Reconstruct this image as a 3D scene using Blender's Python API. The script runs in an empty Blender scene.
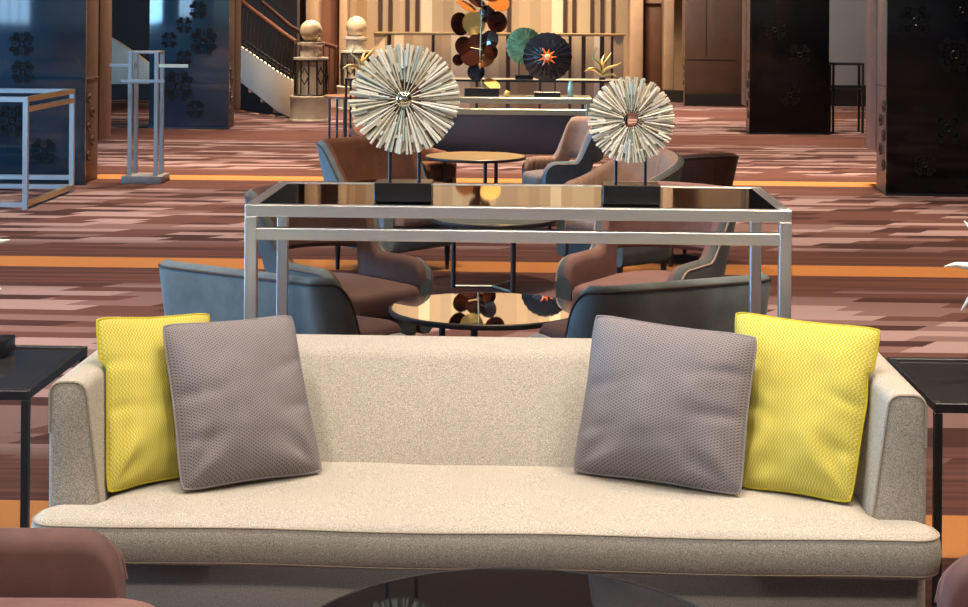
import bpy, bmesh, math, random
from mathutils import Vector, Matrix, noise
from mathutils.geometry import delaunay_2d_cdt
random.seed(7)
scn = bpy.context.scene
COL = scn.collection
PI = math.pi
R = math.radians

# ------------------------------------------------------------------ camera
F = 1600.0            # focal length in pixels for a 968 px wide frame
CX, CYP = 484.0, 9.9  # principal point: a level lens shifted down
H = 1.6
YAW = math.atan(46.0 / F)
ROLL = 0.0075
cd = bpy.data.cameras.new('camera')
cam = bpy.data.objects.new('camera', cd)
COL.objects.link(cam)
cam.location = (0, 0, H)
cam.matrix_world = Matrix.Translation((0, 0, H)) @ Matrix.Rotation(YAW, 4, 'Z') @ Matrix.Rotation(PI / 2, 4, 'X') @ Matrix.Rotation(ROLL, 4, 'Z')
cd.sensor_width = 36.0
cd.lens = F / 968.0 * 36.0
cd.shift_y = -(303.5 - CYP) / 968.0
cd.clip_end = 200
scn.camera = cam


def ray(px, py):
    d = Vector(((px - CX) / F, -(py - CYP) / F, -1.0))
    return (cam.matrix_world.to_3x3() @ d)


def at(px, py, Y):
    """point of the place seen at a pixel, at distance Y down the hall"""
    d = ray(px, py)
    t = Y / d.y
    return Vector((d.x * t, Y, H + d.z * t))


def atz(px, py, z):
    d = ray(px, py)
    t = (z - H) / d.z
    return Vector((d.x * t, d.y * t, z))


def hor(px):
    return CYP + ROLL * (px - CX)


# ------------------------------------------------------------------ materials
def new_mat(name):
    m = bpy.data.materials.new(name)
    m.use_nodes = True
    nt = m.node_tree
    return m, nt, nt.nodes['Principled BSDF']


def setb(b, color=None, rough=None, metal=None, spec=None, **kw):
    if color is not None: b.inputs['Base Color'].default_value = (*color, 1)
    if rough is not None: b.inputs['Roughness'].default_value = rough
    if metal is not None: b.inputs['Metallic'].default_value = metal
    if spec is not None: b.inputs['Specular IOR Level'].default_value = spec
    for k, v in kw.items():
        b.inputs[k.replace('_', ' ')].default_value = v


class N:
    """tiny node-graph helper"""
    def __init__(s, nt): s.nt = nt
    def node(s, t, **kw):
        n = s.nt.nodes.new(t)
        for k, v in kw.items(): setattr(n, k, v)
        return n
    def link(s, a, b): s.nt.links.new(a, b)
    def put(s, sock, v):
        if isinstance(v, (int, float)): sock.default_value = v
        elif isinstance(v, tuple): sock.default_value = v if len(v) == len(sock.default_value) else (*v, 1)
        else: s.link(v, sock)
    def m(s, op, a, b=0.0, c=0.0):
        n = s.node('ShaderNodeMath', operation=op)
        s.put(n.inputs[0], a); s.put(n.inputs[1], b); s.put(n.inputs[2], c)
        return n.outputs[0]
    def mix(s, f, a, b, blend='MIX'):
        n = s.node('ShaderNodeMix', data_type='RGBA', blend_type=blend)
        s.put(n.inputs[0], f); s.put(n.inputs[6], a); s.put(n.inputs[7], b)
        return n.outputs[2]
    def ramp(s, f, stops, interp='LINEAR'):
        n = s.node('ShaderNodeValToRGB')
        n.color_ramp.interpolation = interp
        e = n.color_ramp.elements
        while len(e) < len(stops): e.new(0.5)
        for k, (p, c) in enumerate(stops):
            e[k].position = p; e[k].color = (*c, 1)
        s.put(n.inputs[0], f)
        return n.outputs[0]
    def coord(s, which='Object'):
        return s.node('ShaderNodeTexCoord').outputs[which]
    def noise(s, vec, scale, detail=3.0, rough=0.5):
        n = s.node('ShaderNodeTexNoise')
        s.link(vec, n.inputs['Vector']); n.inputs['Scale'].default_value = scale
        n.inputs['Detail'].default_value = detail; n.inputs['Roughness'].default_value = rough
        return n.outputs['Fac']
    def sep(s, vec):
        n = s.node('ShaderNodeSeparateXYZ'); s.link(vec, n.inputs[0]); return n.outputs
    def comb(s, x, y, z=0.0):
        n = s.node('ShaderNodeCombineXYZ')
        s.put(n.inputs[0], x); s.put(n.inputs[1], y); s.put(n.inputs[2], z)
        return n.outputs[0]
    def white(s, x, y):
        n = s.node('ShaderNodeTexWhiteNoise', noise_dimensions='2D')
        s.link(s.comb(x, y), n.inputs['Vector'])
        return n.outputs['Value']
    def mapr(s, vec, scale):
        n = s.node('ShaderNodeMapping'); s.link(vec, n.inputs['Vector'])
        n.inputs['Scale'].default_value = scale
        return n.outputs[0]
    def bump(s, h, strength, dist, b):
        n = s.node('ShaderNodeBump'); s.put(n.inputs['Height'], h)
        n.inputs['Strength'].default_value = strength; n.inputs['Distance'].default_value = dist
        s.link(n.outputs[0], b.inputs['Normal'])


def plain(name, color, rough=0.5, metal=0.0, spec=0.5, var=0.0, vscale=8.0, **kw):
    m, nt, b = new_mat(name)
    setb(b, color, rough, metal, spec, **kw)
    if var:
        g = N(nt)
        f = g.noise(g.coord(), vscale, 4)
        lo = tuple(c * (1 - var) for c in color); hi = tuple(min(1, c * (1 + var)) for c in color)
        g.link(g.ramp(f, [(0.3, lo), (0.7, hi)]), b.inputs['Base Color'])
    return m


def fabric(name, color, weave=260.0, var=0.25, rough=0.92, sheen=0.0, blotch=0.08, bump=0.35):
    m, nt, b = new_mat(name)
    setb(b, color, rough, 0, 0.2)
    b.inputs['Sheen Weight'].default_value = sheen
    g = N(nt); co = g.coord()
    fine = g.noise(g.mapr(co, (1, 1, 1.0)), weave, 2, 0.7)
    big = g.noise(co, 3.5, 3)
    lo = tuple(c * (1 - var) for c in color); hi = tuple(min(1, c * (1 + var)) for c in color)
    c1 = g.ramp(fine, [(0.32, lo), (0.68, hi)])
    c2 = g.mix(g.m('MULTIPLY', g.m('SUBTRACT', big, 0.35), blotch * 4), c1, tuple(c * 0.72 for c in color))
    g.link(c2, b.inputs['Base Color'])
    g.bump(fine, bump, 0.002, b)
    return m


def velvet(name, color, var=0.2, sheen=0.22):
    m, nt, b = new_mat(name)
    setb(b, color, 0.75, 0, 0.25)
    b.inputs['Sheen Weight'].default_value = sheen
    b.inputs['Sheen Roughness'].default_value = 0.35
    b.inputs['Sheen Tint'].default_value = (min(1, color[0] * 2.2 + .2), min(1, color[1] * 2.2 + .2), min(1, color[2] * 2.2 + .2), 1)
    g = N(nt); co = g.coord()
    f = g.noise(co, 9, 5, 0.6)
    lo = tuple(c * (1 - var) for c in color); hi = tuple(min(1, c * (1 + var)) for c in color)
    g.link(g.ramp(f, [(0.3, lo), (0.7, hi)]), b.inputs['Base Color'])
    g.bump(g.noise(co, 220, 2), 0.15, 0.002, b)
    return m


def steel(name, color, rough=0.28, scale=(3, 3, 3)):
    m, nt, b = new_mat(name)
    setb(b, color, rough, 1.0)
    g = N(nt)
    f = g.noise(g.mapr(g.coord(), scale), 30, 3)
    g.link(g.m('ADD', g.m('MULTIPLY', f, 0.14), rough - 0.07), b.inputs['Roughness'])
    return m


M = {}
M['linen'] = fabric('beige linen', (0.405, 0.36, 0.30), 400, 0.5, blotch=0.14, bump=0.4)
M['linen_pipe'] = fabric('linen piping', (0.34, 0.28, 0.21), 300, 0.2)
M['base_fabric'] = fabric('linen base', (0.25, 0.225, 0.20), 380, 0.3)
M['black_steel'] = plain('black powder coated steel', (0.012, 0.012, 0.013), 0.38, 0.0, 0.5, var=0.2)
M['black_wood'] = plain('black lacquer', (0.01, 0.01, 0.011), 0.25, 0, 0.5, var=0.2)
M['steel'] = steel('brushed steel', (0.86, 0.86, 0.85), 0.34, (1, 1, 1))
M['blue_steel'] = steel('satin steel', (0.46, 0.48, 0.50), 0.36)
M['grey_steel'] = steel('grey steel', (0.36, 0.38, 0.39), 0.4)
M['brass'] = steel('satin brass', (0.72, 0.55, 0.28), 0.3)
M['gold'] = steel('gilded', (0.62, 0.44, 0.18), 0.5)
M['gold_top'] = plain('satin gold top', (0.62, 0.44, 0.22), 0.32, 0.6)  # gold of the wall's reflection, painted on as the table top's colour
M['mirror'] = plain('dark mirror top', (0.80, 0.77, 0.70), 0.015, 1.0)
M['black_glass'] = plain('black glass', (0.003, 0.003, 0.0035), 0.03, 0.0, 0.38, IOR=1.45)
M['smoked_glass'] = plain('smoked glass', (0.03, 0.028, 0.029), 0.04, 0.0, 1.0)
M['ball_mirror'] = plain('convex mirror', (0.85, 0.78, 0.6), 0.04, 1.0)
M['brown_velvet'] = velvet('brown velvet', (0.045, 0.021, 0.017))
M['rose_velvet'] = velvet('rose velvet', (0.17, 0.09, 0.078))
M['rose_dark'] = velvet('dark rose velvet', (0.125, 0.064, 0.057))
M['taupe_velvet'] = velvet('taupe velvet', (0.17, 0.13, 0.115))
M['slate_velvet'] = velvet('slate velvet', (0.115, 0.15, 0.17))  # blue daylight on the chair shells put into the cloth colour
M['teal_velvet'] = velvet('teal grey velvet', (0.135, 0.16, 0.165))  # taupe cloth with the blue of the daylight mixed into its colour
M['grey_velvet'] = velvet('dark grey velvet', (0.06, 0.07, 0.07))
M['copper_velvet'] = velvet('copper velvet', (0.16, 0.068, 0.04))
M['pleat_velvet'] = velvet('pleated velvet', (0.24, 0.15, 0.11))
M['cream_piping'] = plain('pale piping', (0.24, 0.18, 0.155), 0.8)
M['dark_piping'] = plain('dark piping', (0.05, 0.035, 0.03), 0.8)
M['white_star'] = plain('white plaster', (0.82, 0.78, 0.68), 0.55, var=0.08, vscale=30)
M['marble'] = plain('pale marble', (0.52, 0.47, 0.38), 0.45, var=0.12, vscale=6)
M['alabaster'] = plain('alabaster ball', (0.62, 0.50, 0.33), 0.3, var=0.1, vscale=10)
M['iron'] = plain('dark iron', (0.018, 0.013, 0.011), 0.5)
M['rail_wood'] = plain('dark wood handrail', (0.085, 0.032, 0.018), 0.35, var=0.25, vscale=14)
M['table_wood'] = plain('reddish wood', (0.27, 0.12, 0.06), 0.35, var=0.25, vscale=14)
M['cream_wall'] = plain('cream plaster', (0.60, 0.53, 0.42), 0.8, var=0.06, vscale=2)
M['tan_wall'] = plain('tan panelling', (0.46, 0.31, 0.19), 0.6, var=0.10, vscale=3)
M['brown_wall'] = plain('brown panelling', (0.13, 0.078, 0.052), 0.5, var=0.15, vscale=3)
M['slit'] = plain('dark slit', (0.055, 0.028, 0.016), 0.4)
M['door_brown'] = plain('brown door', (0.22, 0.10, 0.06), 0.45, var=0.12, vscale=3)
M['dark_void'] = plain('dark panel', (0.018, 0.014, 0.012), 0.7)  # dark bases, and the painted shade in and under the stair
M['grey_wall'] = plain('grey plaster', (0.42, 0.40, 0.36), 0.85, var=0.05, vscale=2)
M['ceiling'] = plain('ceiling paint', (0.45, 0.38, 0.30), 0.9, var=0.04, vscale=1)
M['dark_room'] = plain('dark wall', (0.05, 0.04, 0.035), 0.85, var=0.1, vscale=1)
M['bronze'] = plain('bronze panel', (0.26, 0.18, 0.14), 0.45, 0.35, var=0.15, vscale=5)
M['bronze_dark'] = plain('aged bronze', (0.10, 0.058, 0.042), 0.5, 0.3, var=0.2, vscale=7)
M['screen_glass'] = plain('black screen glass', (0.004, 0.004, 0.005), 0.10, 0.0, 0.25, var=0.3, vscale=1.5)
M['blue_glass'] = plain('blue-black screen glass', (0.014, 0.038, 0.062), 0.08, 0.0, 1.0, var=0.4, vscale=1.2)  # black glass; the blue daylight it reflects is painted into its colour
M['matt_black'] = plain('matt black motif', (0.004, 0.004, 0.005), 0.6, 0, 0.2)
M['smoke_motif'] = plain('etched motif', (0.006, 0.006, 0.006), 0.22, 0.0, 0.3)
M['purple_panel'] = plain('aubergine panel', (0.105, 0.078, 0.085), 0.55, var=0.08, vscale=3)
M['champagne'] = steel('champagne metal', (0.62, 0.60, 0.47), 0.32)
M['amber'] = plain('amber glass', (0.32, 0.10, 0.02), 0.06, 0.0, 0.8)
M['dark_amber'] = plain('dark amber glass', (0.045, 0.012, 0.006), 0.06, 0.0, 0.9)
M['yellow_disc'] = plain('pale gold disc', (0.80, 0.55, 0.16), 0.15, 0.0)
M['green_glass'] = plain('green glass', (0.20, 0.34, 0.15), 0.3, 0.0, 0.5, var=0.5, vscale=22)
M['teal_glass'] = plain('teal glass', (0.20, 0.32, 0.33), 0.1, 0.0, 0.8)
M['orange_glass'] = plain('orange glass', (0.75, 0.13, 0.02), 0.25)
M['pale_orange'] = plain('pale orange glass', (0.95, 0.45, 0.20), 0.25)
M['ink_glass'] = plain('ink black glass', (0.010, 0.013, 0.020), 0.12, 0, 0.8, var=0.6, vscale=30)
M['grey_stone'] = plain('grey stone', (0.15, 0.145, 0.15), 0.5, var=0.2, vscale=16)


def stick_mat(name, stops):
    m, nt, b = new_mat(name)
    setb(b, (0.7, 0.65, 0.5), 0.42, 0.05)
    g = N(nt)
    rnd = g.node('ShaderNodeObjectInfo').outputs['Random']
    c = g.ramp(rnd, stops, 'CONSTANT')
    f = g.noise(g.mapr(g.coord(), (8, 90, 90)), 3, 3)
    c = g.mix(g.m('MULTIPLY', f, 0.35), c, (0.40, 0.28, 0.15))
    g.link(c, b.inputs['Base Color'])
    return m


M['stick'] = stick_mat('ivory stick', [(0, (0.86, 0.80, 0.66)), (0.35, (0.92, 0.88, 0.78)), (0.7, (0.72, 0.66, 0.50)), (0.88, (0.66, 0.70, 0.62))])
M['stick_green'] = stick_mat('verdigris stick', [(0, (0.46, 0.62, 0.60)), (0.35, (0.62, 0.70, 0.64)), (0.7, (0.80, 0.78, 0.66)), (0.9, (0.40, 0.56, 0.58))])  # teal light reflected off the sticks, painted into their colour
M['stick_tan'] = plain('tan stick', (0.66, 0.56, 0.41), 0.5, var=0.35, vscale=25)
M['stick_dark'] = plain('dark stick', (0.20, 0.105, 0.05), 0.5, var=0.5, vscale=40)


def wave_fabric(name, base, light, nu, nv, amp):
    m, nt, b = new_mat(name)
    setb(b, base, 0.85, 0, 0.25)
    g = N(nt)
    u, v, _ = g.sep(g.coord('UV'))
    tri = g.m('PINGPONG', g.m('MULTIPLY', v, nv), 0.5)
    ph = g.m('FRACT', g.m('ADD', g.m('MULTIPLY', u, nu), g.m('MULTIPLY', tri, amp)))
    line = g.m('LESS_THAN', g.m('ABSOLUTE', g.m('SUBTRACT', ph, 0.5)), 0.17)
    n = g.noise(g.coord('UV'), 120, 3)
    c = g.mix(line, base, light)
    c = g.mix(g.m('MULTIPLY', n, 0.35), c, tuple(x * .7 for x in base))
    g.link(c, b.inputs['Base Color'])
    g.bump(line, 0.25, 0.0012, b)
    return m


def dot_fabric(name, base, dark, nu, nv):
    m, nt, b = new_mat(name)
    setb(b, base, 0.9, 0, 0.2)
    g = N(nt)
    u, v, _ = g.sep(g.coord('UV'))
    uu = g.m('MULTIPLY', u, nu)
    odd = g.m('MODULO', g.m('FLOOR', uu), 2.0)
    du = g.m('SUBTRACT', g.m('FRACT', uu), 0.5)
    dv = g.m('SUBTRACT', g.m('FRACT', g.m('ADD', g.m('MULTIPLY', v, nv), g.m('MULTIPLY', odd, 0.5))), 0.5)
    tilt = g.m('MULTIPLY', g.m('SUBTRACT', g.m('MULTIPLY', odd, 2.0), 1.0), 0.6)
    d = g.m('ADD', g.m('ABSOLUTE', g.m('ADD', dv, g.m('MULTIPLY', du, tilt))), g.m('MULTIPLY', g.m('ABSOLUTE', du), 0.45))
    dot = g.m('LESS_THAN', d, 0.27)
    n = g.noise(g.coord('UV'), 130, 3)
    c = g.mix(dot, base, dark)
    c = g.mix(g.m('MULTIPLY', n, 0.4), c, tuple(x * .6 for x in base))
    g.link(c, b.inputs['Base Color'])
    g.bump(g.m('SUBTRACT', 1.0, dot), 0.3, 0.0012, b)
    return m


M['yellow'] = wave_fabric('yellow zigzag weave', (0.47, 0.385, 0.03), (0.63, 0.58, 0.22), 40, 34, 1.5)
M['grey'] = dot_fabric('grey dotted weave', (0.255, 0.225, 0.225), (0.085, 0.072, 0.075), 60, 52)


def carpet():
    m, nt, b = new_mat('streaked carpet')
    setb(b, (0.2, 0.1, 0.08), 0.95, 0, 0.1)
    g = N(nt)
    co = g.coord()
    x, y, _ = g.sep(co)
    yw = g.m('ADD', y, g.m('MULTIPLY', g.m('SUBTRACT', g.noise(g.mapr(co, (0.35, 0.5, 1)), 1.0, 1), 0.5), 0.22))
    W = 0.135
    ry = g.m('DIVIDE', yw, W)
    row = g.m('FLOOR', ry)
    fy = g.m('FRACT', ry)
    L = g.m('ADD', 0.34, g.m('MULTIPLY', g.white(row, 3.3), 0.42))
    xs = g.m('ADD', g.m('ADD', x, g.m('MULTIPLY', g.white(row, 7.7), 5.0)), g.m('MULTIPLY', g.m('SUBTRACT', fy, .5), -0.10))
    cell = g.m('FLOOR', g.m('DIVIDE', xs, L))
    v = g.white(cell, row)
    drift = g.noise(g.mapr(co, (0.25, 0.6, 1)), 1.0, 3)
    # distance to the nearest orange stripe (every 5 m): dark borders there, pale planks midway
    sy = g.m('ABSOLUTE', g.m('SUBTRACT', g.m('FRACT', g.m('ADD', g.m('DIVIDE', g.m('SUBTRACT', y, 9.97), 5.03), 0.5)), 0.5))
    sy = g.m('MULTIPLY', sy, 5.03)
    mid = g.m('SMOOTHSTEP', 0.0, 1.0, g.m('DIVIDE', g.m('SUBTRACT', sy, 0.55), 0.5)) if False else g.m('MINIMUM', g.m('MAXIMUM', g.m('DIVIDE', g.m('SUBTRACT', sy, 0.65), 0.35), 0.0), 1.0)
    val = g.m('ADD', g.m('MULTIPLY', v, 0.86), g.m('MULTIPLY', drift, 0.25))
    planks = g.ramp(val, [(0.0, (0.040, 0.017, 0.016)), (0.30, (0.085, 0.039, 0.034)), (0.52, (0.150, 0.092, 0.090)), (0.76, (0.25, 0.178, 0.18))], 'CONSTANT')
    lines = g.noise(g.mapr(co, (0.6, 22, 1)), 1.0, 3)
    border = g.ramp(lines, [(0.35, (0.050, 0.021, 0.018)), (0.65, (0.115, 0.050, 0.040))])
    c = g.mix(mid, border, planks)
    stripe = g.m('MULTIPLY', g.m('LESS_THAN', sy, 0.2), g.m('LESS_THAN', y, 16.5))
    c = g.mix(stripe, c, (0.42, 0.175, 0.055))
    fine = g.noise(g.mapr(co, (40, 120, 1)), 2.0, 3)
    c = g.mix(g.m('MULTIPLY', fine, 0.4), c, (0.03, 0.015, 0.012))
    g.link(c, b.inputs['Base Color'])
    g.bump(fine, 0.3, 0.004, b)
    return m


M['carpet'] = carpet()


def stripes(name, freq, stops, axis=0, seed=1.0, rough=0.5):
    m, nt, b = new_mat(name)
    setb(b, (0.5, 0.4, 0.3), rough, 0, 0.4)
    g = N(nt)
    s = g.sep(g.coord())
    cell = g.m('FLOOR', g.m('MULTIPLY', s[axis], freq))
    v = g.white(cell, seed)
    g.link(g.ramp(v, stops, 'CONSTANT'), b.inputs['Base Color'])
    return m


TANS = [(0, (0.42, 0.30, 0.175)), (0.34, (0.36, 0.255, 0.15)), (0.62, (0.66, 0.54, 0.36)), (0.80, (0.46, 0.35, 0.21)), (0.92, (0.30, 0.19, 0.10))]
M['desk_stripe'] = stripes('striped desk front', 7.0, TANS, 0, 2.0, 0.35)  # stripes painted as the wall mirrored in the desk front
M['wall_stripe'] = stripes('striped feature wall', 5.0, TANS, 0, 9.0, 0.5)


def emit(name, color, strength):
    m = bpy.data.materials.new(name); m.use_nodes = True
    nt = m.node_tree
    for n in list(nt.nodes): nt.nodes.remove(n)
    e = nt.nodes.new('ShaderNodeEmission'); o = nt.nodes.new('ShaderNodeOutputMaterial')
    e.inputs[0].default_value = (*color, 1); e.inputs[1].default_value = strength
    nt.links.new(e.outputs[0], o.inputs[0])
    return m


# ------------------------------------------------------------------ mesh helpers
class MB:
    def __init__(s): s.v = []; s.f = []
    def add(s, vs, fs):
        o = len(s.v); s.v += [tuple(p) for p in vs]; s.f += [tuple(i + o for i in f) for f in fs]; return s
    def box(s, c, sz, rot=None):
        c = Vector(c); hx, hy, hz = (q / 2 for q in sz)
        vs = [Vector((x, y, z)) for x in (-hx, hx) for y in (-hy, hy) for z in (-hz, hz)]
        if rot is not None: vs = [rot @ p for p in vs]
        return s.add([p + c for p in vs], [(0, 1, 3, 2), (4, 6, 7, 5), (0, 4, 5, 1), (2, 3, 7, 6), (0, 2, 6, 4), (1, 5, 7, 3)])
    def tube(s, pts, r, n=8, closed=False, cap=True, squash=1.0):
        pts = [Vector(p) for p in pts]; k = len(pts)
        rr = r if isinstance(r, (list, tuple)) else [r] * k
        vs, fs = [], []
        up = None
        for i, p in enumerate(pts):
            a = pts[(i - 1) % k] if (closed or i > 0) else p
            b = pts[(i + 1) % k] if (closed or i < k - 1) else p
            t = (b - a).normalized()
            if up is None:
                up = Vector((0, 0, 1)) if abs(t.z) < 0.9 else Vector((1, 0, 0))
            sx = t.cross(up)
            if sx.length < 1e-5: sx = t.cross(Vector((0, 1, 0.1)))
            sx.normalize(); sy = sx.cross(t).normalized(); up = sy
            for j in range(n):
                an = 2 * PI * j / n
                vs.append(p + sx * math.cos(an) * rr[i] + sy * math.sin(an) * rr[i] * squash)
        for i in range(k if closed else k - 1):
            for j in range(n):
                a = i * n + j; b = i * n + (j + 1) % n
                c = ((i + 1) % k) * n + (j + 1) % n; d = ((i + 1) % k) * n + j
                fs.append((a, b, c, d))
        if cap and not closed:
            fs.append(tuple(range(n - 1, -1, -1))); fs.append(tuple((k - 1) * n + j for j in range(n)))
        return s.add(vs, fs)
    def lathe(s, prof, n=32, c=(0, 0, 0)):
        vs, fs = [], []
        c = Vector(c); k = len(prof)
        for r, z in prof:
            for j in range(n):
                a = 2 * PI * j / n
                vs.append(c + Vector((max(r, 1e-4) * math.cos(a), max(r, 1e-4) * math.sin(a), z)))
        for i in range(k - 1):
            for j in range(n):
                fs.append((i * n + j, i * n + (j + 1) % n, (i + 1) * n + (j + 1) % n, (i + 1) * n + j))
        fs.append(tuple(range(n - 1, -1, -1))); fs.append(tuple((k - 1) * n + j for j in range(n)))
        return s.add(vs, fs)
    def ball(s, c, r, n=24):
        m = n // 2
        prof = [(r * math.sin(PI * i / m), -r * math.cos(PI * i / m)) for i in range(m + 1)]
        return s.lathe(prof, n, c)
    def loft(s, rings, cap=True):
        n = len(rings[0]); vs = [p for r_ in rings for p in r_]; fs = []
        for i in range(len(rings) - 1):
            for j in range(n):
                fs.append((i * n + j, i * n + (j + 1) % n, (i + 1) * n + (j + 1) % n, (i + 1) * n + j))
        if cap:
            fs.append(tuple(range(n - 1, -1, -1))); fs.append(tuple((len(rings) - 1) * n + j for j in range(n)))
        return s.add(vs, fs)
    def xf(s, mat, start=0):
        s.v = s.v[:start] + [tuple(mat @ Vector(p)) for p in s.v[start:]]; return s
    def build(s, name, mat, parent=None, bevel=0.0, seg=2, sharp=35, uvs=None, flip=True):
        me = bpy.data.meshes.new(name)
        me.from_pydata(s.v, [], s.f)
        bm = bmesh.new(); bm.from_mesh(me)
        if flip: bmesh.ops.recalc_face_normals(bm, faces=bm.faces)
        if bevel > 0:
            es = [e for e in bm.edges if len(e.link_faces) == 2 and e.calc_face_angle(0) > R(30)]
            bmesh.ops.bevel(bm, geom=es, offset=bevel, segments=seg, profile=0.5, affect='EDGES', clamp_overlap=True)
        bm.to_mesh(me); bm.free()
        for p in me.polygons: p.use_smooth = True
        me.set_sharp_from_angle(angle=R(sharp))
        if uvs is not None:
            ul = me.uv_layers.new(name='UVMap')
            for lp in me.loops: ul.data[lp.index].uv = uvs[lp.vertex_index]
        me.materials.append(mat)
        o = bpy.data.objects.new(name, me)
        COL.objects.link(o)
        if parent is not None: o.parent = parent
        return o


def tag(o, label, cat, group=None, kind=None):
    o['label'] = label; o['category'] = cat
    if group: o['group'] = group
    if kind: o['kind'] = kind
    return o


def thing(name, label, cat, loc=(0, 0, 0), rz=0.0, group=None):
    o = bpy.data.objects.new(name, None); COL.objects.link(o)
    o.location = loc; o.rotation_euler = (0, 0, rz); o.empty_display_size = 0.1
    return tag(o, label, cat, group)


def struct(o):
    o['kind'] = 'structure'; return o


def copy_tree(o, parent=None):
    c = o.copy(); COL.objects.link(c)
    if parent is not None: c.parent = parent
    for ch in [q for q in bpy.data.objects if q.parent == o and q != c]:
        copy_tree(ch, c)
    return c


def smooth(t):
    t = max(0.0, min(1.0, t)); return t * t * (3 - 2 * t)


# ------------------------------------------------------------------ the setting
XL, XR, YB, YF, ZC = -15.0, 10.0, 30.0, -9.0, 4.6
struct(MB().box(((XL + XR) / 2, (YB + YF) / 2, -0.05), (XR - XL, YB - YF, 0.1)).build('floor', M['carpet']))
struct(MB().box(((XL + XR) / 2, (YB + YF) / 2, ZC + 0.05), (XR - XL, YB - YF, 0.1)).build('ceiling', M['ceiling']))
struct(MB().box(((XL + XR) / 2, YB + 0.1, ZC / 2), (XR - XL, 0.2, ZC)).build('wall_back', M['tan_wall']))
struct(MB().box((XR + 0.1, (YB + YF) / 2, ZC / 2), (0.2, YB - YF, ZC)).build('wall_right', M['dark_room']))
struct(MB().box(((XL + XR) / 2, YF - 0.1, ZC / 2), (XR - XL, 0.2, ZC)).build('wall_front', M['grey_wall']))
# the daylight side: wall with a long glazed opening
WY0, WY1, WZ0, WZ1 = 1.5, 13.0, 0.3, 3.9
wl = MB()
wl.box((XL - 0.1, (YB + YF) / 2, WZ0 / 2), (0.2, YB - YF, WZ0))
wl.box((XL - 0.1, (YB + YF) / 2, (WZ1 + ZC) / 2), (0.2, YB - YF, ZC - WZ1))
wl.box((XL - 0.1, (YF + WY0) / 2, (WZ0 + WZ1) / 2), (0.2, WY0 - YF, WZ1 - WZ0))
wl.box((XL - 0.1, (YB + WY1) / 2, (WZ0 + WZ1) / 2), (0.2, YB - WY1, WZ1 - WZ0))
struct(wl.build('wall_left', M['dark_room']))
win = struct(MB().box((XL - 0.12, (WY0 + WY1) / 2, (WZ0 + WZ1) / 2), (0.04, WY1 - WY0, WZ1 - WZ0)).build('window_1', emit('daylit glazing', (0.27, 0.60, 1.0), 32.0)))
win2 = struct(MB().box((-11.6, YF + 0.02, 2.0), (5.6, 0.03, 3.4)).build('window_2', emit('daylit front glazing', (0.40, 0.68, 1.0), 9.0)))
wf2 = MB()
for k in range(5):
    wf2.box((-14.4 + 5.6 * k / 4, YF + 0.04, 2.0), (0.12, 0.06, 3.4))
struct(wf2.build('window_frame', M['iron'], win2))
wf = MB()
for k in range(14):
    wf.box((XL - 0.05, WY0 + (WY1 - WY0) * k / 13, (WZ0 + WZ1) / 2), (0.08, 0.1, WZ1 - WZ0))
struct(wf.build('window_frame', M['iron'], win))


def backbox(name, px0, px1, Y, z0, z1, depth, mat, bevel=0.0):
    x0 = at(px0, 50, Y).x; x1 = at(px1, 50, Y).x
    o = MB().box(((x0 + x1) / 2, Y + depth / 2, (z0 + z1) / 2), (x1 - x0, depth, z1 - z0)).build(name, mat, bevel=bevel)
    return o


# pilasters and wall panels of the far wall
struct(backbox('wall_feature', 345, 642, 29.4, 0, ZC, 0.3, M['wall_stripe']))
slits = [378, 388, 405, 415, 507, 563, 572, 590, 600, 611]
for k, px in enumerate(slits):
    struct(backbox('trim_%d' % (k + 1), px, px + 4.2, 29.37, 1.15, 1.9, 0.03, M['slit']))
struct(backbox('trim_20', 297, 305, 29.0, 0, ZC, 0.6, M['brown_wall'], 0.01))
struct(backbox('trim_21', 305.5, 318, 28.8, 0, ZC, 0.6, M['tan_wall'], 0.01))
d1 = struct(backbox('door_1', 320, 338, 29.3, 0.0, 2.3, 0.25, M['door_brown'], 0.01))
struct(backbox('trim_22', 339, 347, 28.9, 0, ZC, 0.5, M['tan_wall'], 0.01))
struct(backbox('trim_23', 630, 643, 28.7, 0, ZC, 0.7, M['tan_wall'], 0.015))
d2 = struct(backbox('door_2', 645, 663, 29.3, 0.0, 1.72, 0.25, M['door_brown'], 0.01))
struct(backbox('trim_24', 645, 663, 29.2, 1.74, ZC, 0.4, M['tan_wall'], 0.01))
struct(backbox('trim_25', 664, 674, 28.6, 0.2, ZC, 0.8, M['tan_wall'], 0.015))
struct(backbox('baseboard_back', 664, 690, 28.3, 0.0, 0.2, 0.2, M['dark_void']))
struct(backbox('wall_stairwell', 110, 297, 27.5, 0, ZC, 0.3, M['dark_void']))  # near-black colour stands in for the shade of the open stairwell
struct(backbox('wall_side_room', 815, 900, 27.5, 0.36, ZC, 0.3, M['grey_wall']))
struct(backbox('baseboard_right', 815, 900, 27.45, 0.0, 0.36, 0.3, M['dark_void']))

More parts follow.
